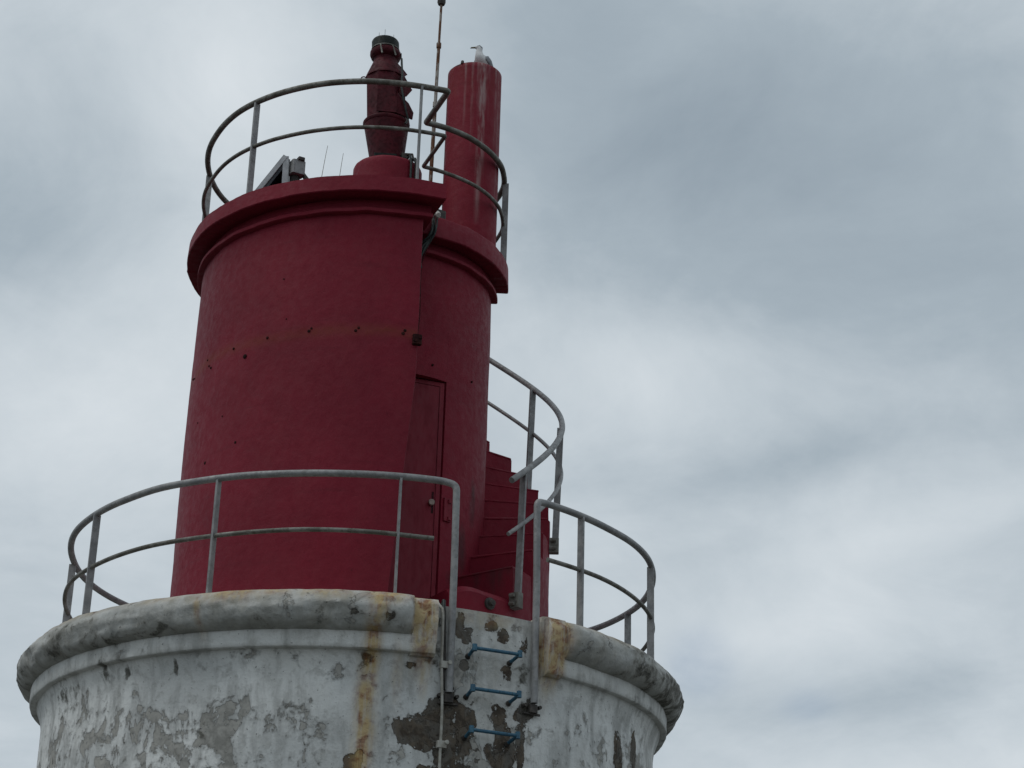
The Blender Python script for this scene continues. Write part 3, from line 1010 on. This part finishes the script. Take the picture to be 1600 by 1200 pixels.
# ------------------------------------------------------------------ tall red pillar on the roof
PX, PY, PR, PT = .770, -.25, .255, 5.925
pil = empty('red_pillar', (PX, PY, TOPZ), 'tall plain red cylinder on the roof, streaked with white bird droppings', 'pillar')
zz = np.linspace(TOPZ, PT - .012, 60)
prof = [(PR, z) for z in zz] + [(PR - .012, PT), (.01, PT + .004)]
v, f = revolve(prof, 0, 360, 96, (PX, PY), closed=False)
v = np.array(v)
th = np.degrees(np.arctan2(v[:, 1] - PY, v[:, 0] - PX))
drop = np.zeros(len(v))
for a, w_, z0, g in ((-78, 4.0, 4.2, .85), (-70, 2.6, 4.6, .8), (-62, 2.0, 5.2, .5), (-96, 2.0, 4.9, .55), (-112, 1.6, 5.15, .45), (-40, 3.0, 5.0, .5), (-30, 2.5, 4.3, .3), (-86, 2.5, 5.4, .5)):
    d = (th - a + 180) % 360 - 180
    fade = np.clip((v[:, 2] - z0) / .9, 0, 1) ** .7
    drop = np.maximum(drop, g * np.exp(-(d / w_) ** 2) * fade)
gr = .55 * np.exp(-((v[:, 2] - PT) / .03) ** 2) + np.where(np.abs(th + 130) < 8, .3 * np.exp(-((v[:, 2] - PT) / .08) ** 2), 0)
gr = np.maximum(gr, .5 * np.exp(-((th + 10) / 12) ** 2 - ((v[:, 2] - 4.55) / .3) ** 2))
rs = np.where(v[:, 2] > 5.6, .35, .1) * np.clip(fbm(th * .08 + 30, v[:, 2] * 2 + 9, 3) * 2 + .4, 0, 1)
mesh('shaft', v, f, M_RED, pil, attrs={'dropping': drop, 'grime': gr, 'rust': rs}, sharp=50)
mb = MB()
mb.add(*tube([(PX + PR * math.cos(R(-122)) * .97, PY + PR * math.sin(R(-122)) * .97, PT - .01), (PX + PR * math.cos(R(-122)) * .97, PY + PR * math.sin(R(-122)) * .97, PT + .022)], [.018, .013], 8))
mb.build('lug', M_DARK, pil)

# ------------------------------------------------------------------ plinth and lantern
pl = empty('lantern_plinth', (0, 0, TOPZ), 'low round red concrete plinth under the lantern', 'plinth')
prof = [(.322, z) for z in np.linspace(TOPZ, 4.945, 24)] + [(.314, 4.968), (.29, 4.98), (.01, 4.985)]
v, f = revolve(prof, 0, 360, 80, closed=False)
v = lump_red(v, .008, 77)
mesh('drum', v, f, M_RED, pl, attrs=red_attrs(v), sharp=50)
mb = MB()
mb.add(*tube([(.20, -.20, 5.0), (.245, -.235, 4.99), (.262, -.25, 4.93), (.262, -.25, 4.5), (.262, -.25, 4.0)], .016, 8))
mb.add(*tube([(.15, -.16, 5.0), (.20, -.262, 5.01), (.212, -.275, 4.93), (.215, -.28, 4.5), (.215, -.28, 4.0)], .011, 8))
mb.build('cable_run', M_CABLEG, pl)

lan = empty('navigation_lantern', (-.01, 0, 4.98), 'dark red marine lantern with black cap and bent side panels on plinth', 'lantern')


def lx(z):                        # the lantern leans slightly to the left
    return -.012 - .060 * (z - 5.0)


def octo(profile, n=8, rot=22.5, c0=0.0):
    v = []
    for r, z in profile:
        for k_ in range(n):
            a = R(rot + 360 * k_ / n)
            v.append((lx(z) + c0 + r * math.cos(a), r * math.sin(a), z))
    m_ = len(profile)
    f = [(i * n + k_, i * n + (k_ + 1) % n, (i + 1) * n + (k_ + 1) % n, (i + 1) * n + k_) for i in range(m_ - 1) for k_ in range(n)]
    f += [tuple(reversed(range(n))), tuple((m_ - 1) * n + k_ for k_ in range(n))]
    return v, f


v, f = octo([(.150, 4.985), (.162, 5.09), (.205, 5.40), (.212, 5.44)], 40, 0)
mesh('skirt', v, f, M_LANT, lan)
v, f = octo([(.215, 5.442), (.222, 5.455), (.222, 5.47), (.212, 5.482)], 40, 0)
mesh('flange', v, f, M_LANT, lan)
v, f = octo([(.196, 5.484), (.196, 5.955)], 8, 22.5)
body = mesh('housing', v, f, M_LANT, lan, sharp=20)
v, f = octo([(.196, 5.957), (.194, 5.975), (.126, 6.135), (.116, 6.155)], 40, 0)
mesh('cone', v, f, M_LANT, lan, sharp=25)
v, f = octo([(.112, 6.157), (.112, 6.185), (.140, 6.205), (.150, 6.232), (.148, 6.262), (.132, 6.278)], 40, 0)
mesh('collar', v, f, M_LANT, lan, sharp=40)
v, f = octo([(.126, 6.28), (.132, 6.283), (.132, 6.378), (.124, 6.392), (.06, 6.398)], 40, 0)
cap = mesh('cap', v, f, M_BLACK, lan, sharp=40)
v, f = octo([(.134, 6.286), (.137, 6.288), (.137, 6.297), (.134, 6.299)], 40, 0)
mesh('hoop', v, f, M_GALVD, cap)
for a, h in ((-95, .075), (-40, .045), (-130, .05)):
    v, f = tube([(lx(6.39) + .10 * math.cos(R(a)), .10 * math.sin(R(a)), 6.39), (lx(6.39) + .10 * math.cos(R(a)), .10 * math.sin(R(a)), 6.395 + h)], .0022, 5)
    mesh('bird_spike', v, f, M_GALV, cap)
for a in (-112, -62):
    q0 = np.array((lx(6.28) + .138 * math.cos(R(a)), .138 * math.sin(R(a)), 6.285))
    q1 = np.array((lx(6.14) + .158 * math.cos(R(a + 8)), .158 * math.sin(R(a + 8)), 6.17))
    v, f = tube([q0, q1], .009, 7)
    mesh('stay', v, f, M_GALVD, lan)
v, f = tube([(lx(6.26) + .150, -.04, 6.25), (lx(6.2) + .152, -.05, 6.12), (lx(6.0) + .165, -.06, 6.0), (lx(5.9) + .20, -.05, 5.93)], .006, 6)
mesh('lead', v, f, M_CABLEG, lan)


def plate(pts, thick, name, mat=M_LANT):
    p = [np.array(q, float) for q in pts]
    n_ = np.cross(p[1] - p[0], p[2] - p[0])
    n_ /= np.linalg.norm(n_)
    k_ = len(p)
    v_ = [q - n_ * thick / 2 for q in p] + [q + n_ * thick / 2 for q in p]
    f_ = [tuple(reversed(range(k_))), tuple(range(k_, 2 * k_))] + [(i, (i + 1) % k_, k_ + (i + 1) % k_, k_ + i) for i in range(k_)]
    return mesh(name, v_, f_, mat, lan, smooth=False)


x0 = lx(5.7)
# front service hatch and the bent sheets on the right-hand side
plate([(x0 - .085, -.196, 5.50), (x0 + .10, -.200, 5.495), (x0 + .10, -.204, 5.66), (x0 - .06, -.198, 5.80), (x0 - .088, -.196, 5.80)], .014, 'hatch')
plate([(x0 + .095, -.19, 5.50), (x0 + .255, -.10, 5.49), (x0 + .262, -.085, 5.57), (x0 + .21, -.10, 5.665), (x0 + .10, -.185, 5.72)], .012, 'side_sheet')
plate([(x0 + .12, -.165, 5.72), (x0 + .185, -.10, 5.735), (x0 + .238, -.07, 5.83), (x0 + .19, -.08, 5.90), (x0 + .13, -.15, 5.95)], .012, 'side_sheet')
plate([(x0 + .17, -.07, 5.50), (x0 + .235, .05, 5.50), (x0 + .20, .08, 5.72), (x0 + .15, .0, 5.74)], .012, 'side_sheet')
plate([(x0 + .06, -.15, 6.02), (x0 + .165, -.06, 5.985), (x0 + .185, -.03, 6.02), (x0 + .13, -.02, 6.10), (x0 + .06, -.10, 6.12)], .010, 'side_sheet')
v, f = tube([(lx(5.9) + .135, -.155, 6.12), (lx(5.9) + .15, -.175, 5.93), (lx(5.8) + .14, -.19, 5.80), (lx(5.7) + .16, -.19, 5.66), (lx(5.6) + .21, -.15, 5.46), (lx(5.5) + .18, -.17, 5.40)], .010, 7)
mesh('cable', v, f, M_CABLEG, lan)
mb = MB()
mb.add(*box(lx(5.0) - .02, -.158, 5.04, .21, .03, .055, 0, .005))
mb.build('vent_slot', M_BLACK, lan, smooth=False)
for sx_, z, m_ in ((-.212, 5.925, M_LANT), (.185, 5.405, M_LANT)):
    c0 = np.array((lx(z) + sx_, -.06, z))
    mb = MB()
    mb.add(*tube([c0 + .026 * np.array([math.cos(a), .2 * math.sin(a), math.sin(a)]) for a in np.linspace(0, 2 * math.pi, 15)], .006, 6, cap=False))
    mb.build('lifting_eye', m_, lan)
mb = MB()
mb.add(*box(lx(5.05) + .165, -.10, 5.05, .07, .06, .11, 20, .008))
mb.add(*tube([(lx(5.05) + .17, -.12, 5.10), (lx(5.05) + .235, -.14, 5.09), (lx(5.05) + .25, -.15, 5.02), (lx(5) + .22, -.19, 4.99)], .012, 7))
mb.build('connector', M_DARK, lan)

# ------------------------------------------------------------------ flagpole / lightning rod
fp = empty('rusty_pole', (.40, -.30, TOPZ), 'thin rusted white pole with a dark ball at its tip', 'pole')
pts = [(.398 + .0105 * (z - 4.7), -.30, z) for z in np.linspace(TOPZ, 6.665, 40)]
rad = [.019 if z[2] < 5.55 else (.0165 if z[2] < 6.2 else .0125) for z in pts]
v, f = tube(pts, rad, 10)
mesh('shaft', v, f, M_RUST, fp)
for z in (5.55, 6.2):
    xx = .398 + .0105 * (z - 4.7)
    v, f = tube([(xx, -.30, z - .03), (xx, -.30, z - .025), (xx, -.30, z + .025), (xx, -.30, z + .03)], [.016, .024, .024, .014], 10)
    mesh('coupling', v, f, M_RUST, fp)
q = .419
v, f = tube([(q, -.30, 6.655), (q, -.30, 6.663), (q, -.30, 6.69), (q, -.30, 6.715), (q, -.30, 6.735), (q, -.30, 6.745)], [.014, .032, .041, .040, .026, .006], 14)
mesh('ball', v, f, M_DARK, fp)

# ------------------------------------------------------------------ solar panel stand at the roof edge
sp = empty('solar_panel', (-1.05, -.45, TOPZ), 'sloping solar panel in a white frame behind the roof edge', 'solar panel')
ap = np.array([-.925, -.62, 4.705])
lo = np.array([-1.245, -.62, 4.17])
dv = np.array([0, .62, 0])


def bar(a, b_, wd, th_, mat, name, ydir=(0, 1, 0)):
    a, b_ = np.array(a, float), np.array(b_, float)
    d_ = (b_ - a) / np.linalg.norm(b_ - a)
    u_ = np.array(ydir, float)
    s_ = np.cross(d_, u_)
    v_ = [p + sx1 * s_ * wd / 2 + sy1 * u_ * th_ / 2 for p in (a, b_) for sx1, sy1 in ((-1, -1), (1, -1), (1, 1), (-1, 1))]
    return mesh(name, v_, [(3, 2, 1, 0), (4, 5, 6, 7), (0, 1, 5, 4), (1, 2, 6, 5), (2, 3, 7, 6), (3, 0, 4, 7)], mat, sp, smooth=False)


bar(lo, ap, .042, .04, M_ALU, 'frame_rail')
bar(lo + dv, ap + dv, .055, .04, M_ALU, 'frame_rail')
bar(ap + np.array([.005, .0, 0]), (-.905, -.62, TOPZ), .05, .03, M_ALU, 'leg')
bar(ap + dv + np.array([.005, .0, 0]), (-.905, .0, TOPZ), .062, .03, M_ALU, 'leg')
mid = np.array([.012, 0, -.008])
v = [lo + mid, ap + mid, ap + dv + mid, lo + dv + mid]
nrm = np.array([.035 * .86, 0, -.035 * .5])
mesh('panel', v + [p + nrm for p in v], [(0, 3, 2, 1), (4, 5, 6, 7), (0, 1, 5, 4), (1, 2, 6, 5), (2, 3, 7, 6), (3, 0, 4, 7)], M_CELL, sp, smooth=False)
mesh('back_sheet', *box(-.93, -.30, 4.30, .02, .60, .62, 0), M_CELL, sp, smooth=False)
jb2 = empty('battery_box', (-.80, -.42, TOPZ), 'small pale box on a bracket just right of the solar panel', 'box')
mb = MB()
mb.add(*box(-.815, -.60, 4.60, .125, .10, .135, 24, .012))
mb.build('housing', M_GALV, jb2, smooth=False)
mb = MB()
mb.add(*box(-.79, -.62, 4.68, .06, .08, .03, 24, .006))
mb.build('lid', M_DARK, jb2, smooth=False)
mb = MB()
mb.add(*tube([(-.79, -.57, 4.60), (-.70, -.60, 4.47), (-.60, -.62, 4.30), (-.55, -.62, TOPZ)], .022, 8))
mb.add(*tube([(-.83, -.57, 4.55), (-.83, -.57, TOPZ)], .045, 8))
mb.build('bracket', M_DARK, jb2)

for k_, (bx_, tx_, h, lab) in enumerate(((-.62, -.555, 4.85, 'left of two hair-thin dry stalks on the red roof edge'), (-.455, -.41, 4.78, 'right of two hair-thin dry stalks on the red roof edge'))):
    pts = [(bx_ + (tx_ - bx_) * q ** 1.6, -.62, TOPZ + (h - TOPZ) * q) for q in np.linspace(0, 1, 10)]
    v, f = tube(pts, np.linspace(.0045, .002, 10), 5)
    tag(mesh('dry_stalk', v, f, M_STALK), lab, 'plant', 'dry stalks on the roof edge')

# ------------------------------------------------------------------ gull on the pillar
GX, GY, GZ = .848, -.36, PT + .004
gull = empty('gull', (GX, GY, GZ), 'white gull with grey back resting on top of the red pillar', 'bird')
# spine from tail to beak root: (along x, z, half width, half height)
SPN = [(.205, .055, .006, .005), (.17, .068, .022, .014), (.12, .085, .042, .034), (.06, .100, .058, .055), (.0, .112, .064, .066), (-.035, .128, .058, .066), (-.052, .158, .042, .050),
       (-.053, .190, .031, .036), (-.050, .215, .028, .030), (-.052, .236, .030, .030), (-.064, .252, .028, .026), (-.080, .254, .019, .018), (-.092, .251, .010, .010)]


def turn(v, full=False):
    """The bird sits facing away from the camera with its head turned to the left."""
    o = []
    for x, y, z in v:
        h = z - GZ
        k_ = 1.0 if full else max(0.0, min(1.0, (.20 - h) / .05))
        a = R(56) * k_
        ox, oy = GX - .045, GY
        o.append((ox + (x - ox) * math.cos(a) - (y - oy) * math.sin(a), oy + (x - ox) * math.sin(a) + (y - oy) * math.cos(a), z))
    return o


n = 16
vv = []
P3 = np.array([(s[0], s[1]) for s in SPN])
tg = np.gradient(P3, axis=0)
tg /= np.linalg.norm(tg, axis=1)[:, None]
for (x, z, hw, hh), (tx, tz) in zip(SPN, tg):
    for k_ in range(n):
        a = 2 * math.pi * k_ / n
        s_, u_ = math.cos(a) * hw, math.sin(a) * hh
        vv.append((GX + x + u_ * (-tz) * -1, GY + s_, GZ + z - u_ * tx * 1))
ff = [(i * n + k_, i * n + (k_ + 1) % n, (i + 1) * n + (k_ + 1) % n, (i + 1) * n + k_) for i in range(len(SPN) - 1) for k_ in range(n)]
ff += [tuple(reversed(range(n))), tuple((len(SPN) - 1) * n + k_ for k_ in range(n))]
gb = mesh('body', turn(vv), ff, M_GULLW, gull, sharp=80)
gs = gb.modifiers.new('smooth', 'SUBSURF')
gs.levels = gs.render_levels = 1
for s in (-1, 1):
    # folded wing: a long leaf shape lying along the flank
    wv_, wf_ = [], []
    L = [(-.028, .125, .012, .022), (.01, .132, .014, .042), (.07, .118, .012, .046), (.13, .096, .010, .034), (.185, .078, .007, .018), (.235, .062, .004, .006)]
    for (x, z, th_, hh) in L:
        yy = GY + s * (.058 if x < .1 else .058 - (x - .1) * .36)
        for k_ in range(10):
            a = 2 * math.pi * k_ / 10
            wv_.append((GX + x, yy + s * math.cos(a) * th_, GZ + z + math.sin(a) * hh))
    wf_ = [(i * 10 + k_, i * 10 + (k_ + 1) % 10, (i + 1) * 10 + (k_ + 1) % 10, (i + 1) * 10 + k_) for i in range(len(L) - 1) for k_ in range(10)]
    wf_ += [tuple(reversed(range(10))), tuple((len(L) - 1) * 10 + k_ for k_ in range(10))]
    wing = mesh('wing', turn(wv_, True), wf_, M_GULLG, gull, sharp=80)
    v, f = tube([(GX + .16, GY + s * .044, GZ + .108), (GX + .20, GY + s * .03, GZ + .092), (GX + .245, GY + s * .016, GZ + .062), (GX + .265, GY + s * .01, GZ + .045)], [.007, .011, .008, .002], 8)
    mesh('wing_tip', turn(v, True), f, M_GULLK, wing)
    v, f = tube([(GX + .012, GY + s * .024, GZ + .06), (GX + .012, GY + s * .024, GZ + .0)], .005, 6)
    leg = mesh('leg', turn(v, True), f, M_BEAK, gull)
    v, f = tube([(GX + .02, GY + s * .024, GZ + .004), (GX - .025, GY + s * .026, GZ + .003)], [.008, .016], 6)
    mesh('foot', turn(v, True), f, M_BEAK, leg)
    v, f = tube([(GX - .066, GY + s * .0245, GZ + .256), (GX - .066, GY + s * .0275, GZ + .256)], [.0055, .003], 8)
    mesh('eye', v, f, M_GULLK, gull)
v, f = tube([(GX - .086, GY, GZ + .252), (GX - .105, GY, GZ + .250), (GX - .125, GY, GZ + .247), (GX - .138, GY, GZ + .240)], [.010, .0085, .008, .002], 10)
mesh('beak', v, f, M_BEAK, gull)
v, f = tube([(GX - .074, GY, GZ + .268), (GX - .058, GY, GZ + .262), (GX - .038, GY, GZ + .244), (GX - .030, GY, GZ + .222)], [.006, .022, .022, .010], 12)
mesh('grey_crown', v, f, M_GULLG, gull)

gull.scale = (1.0, 1.06, .95)
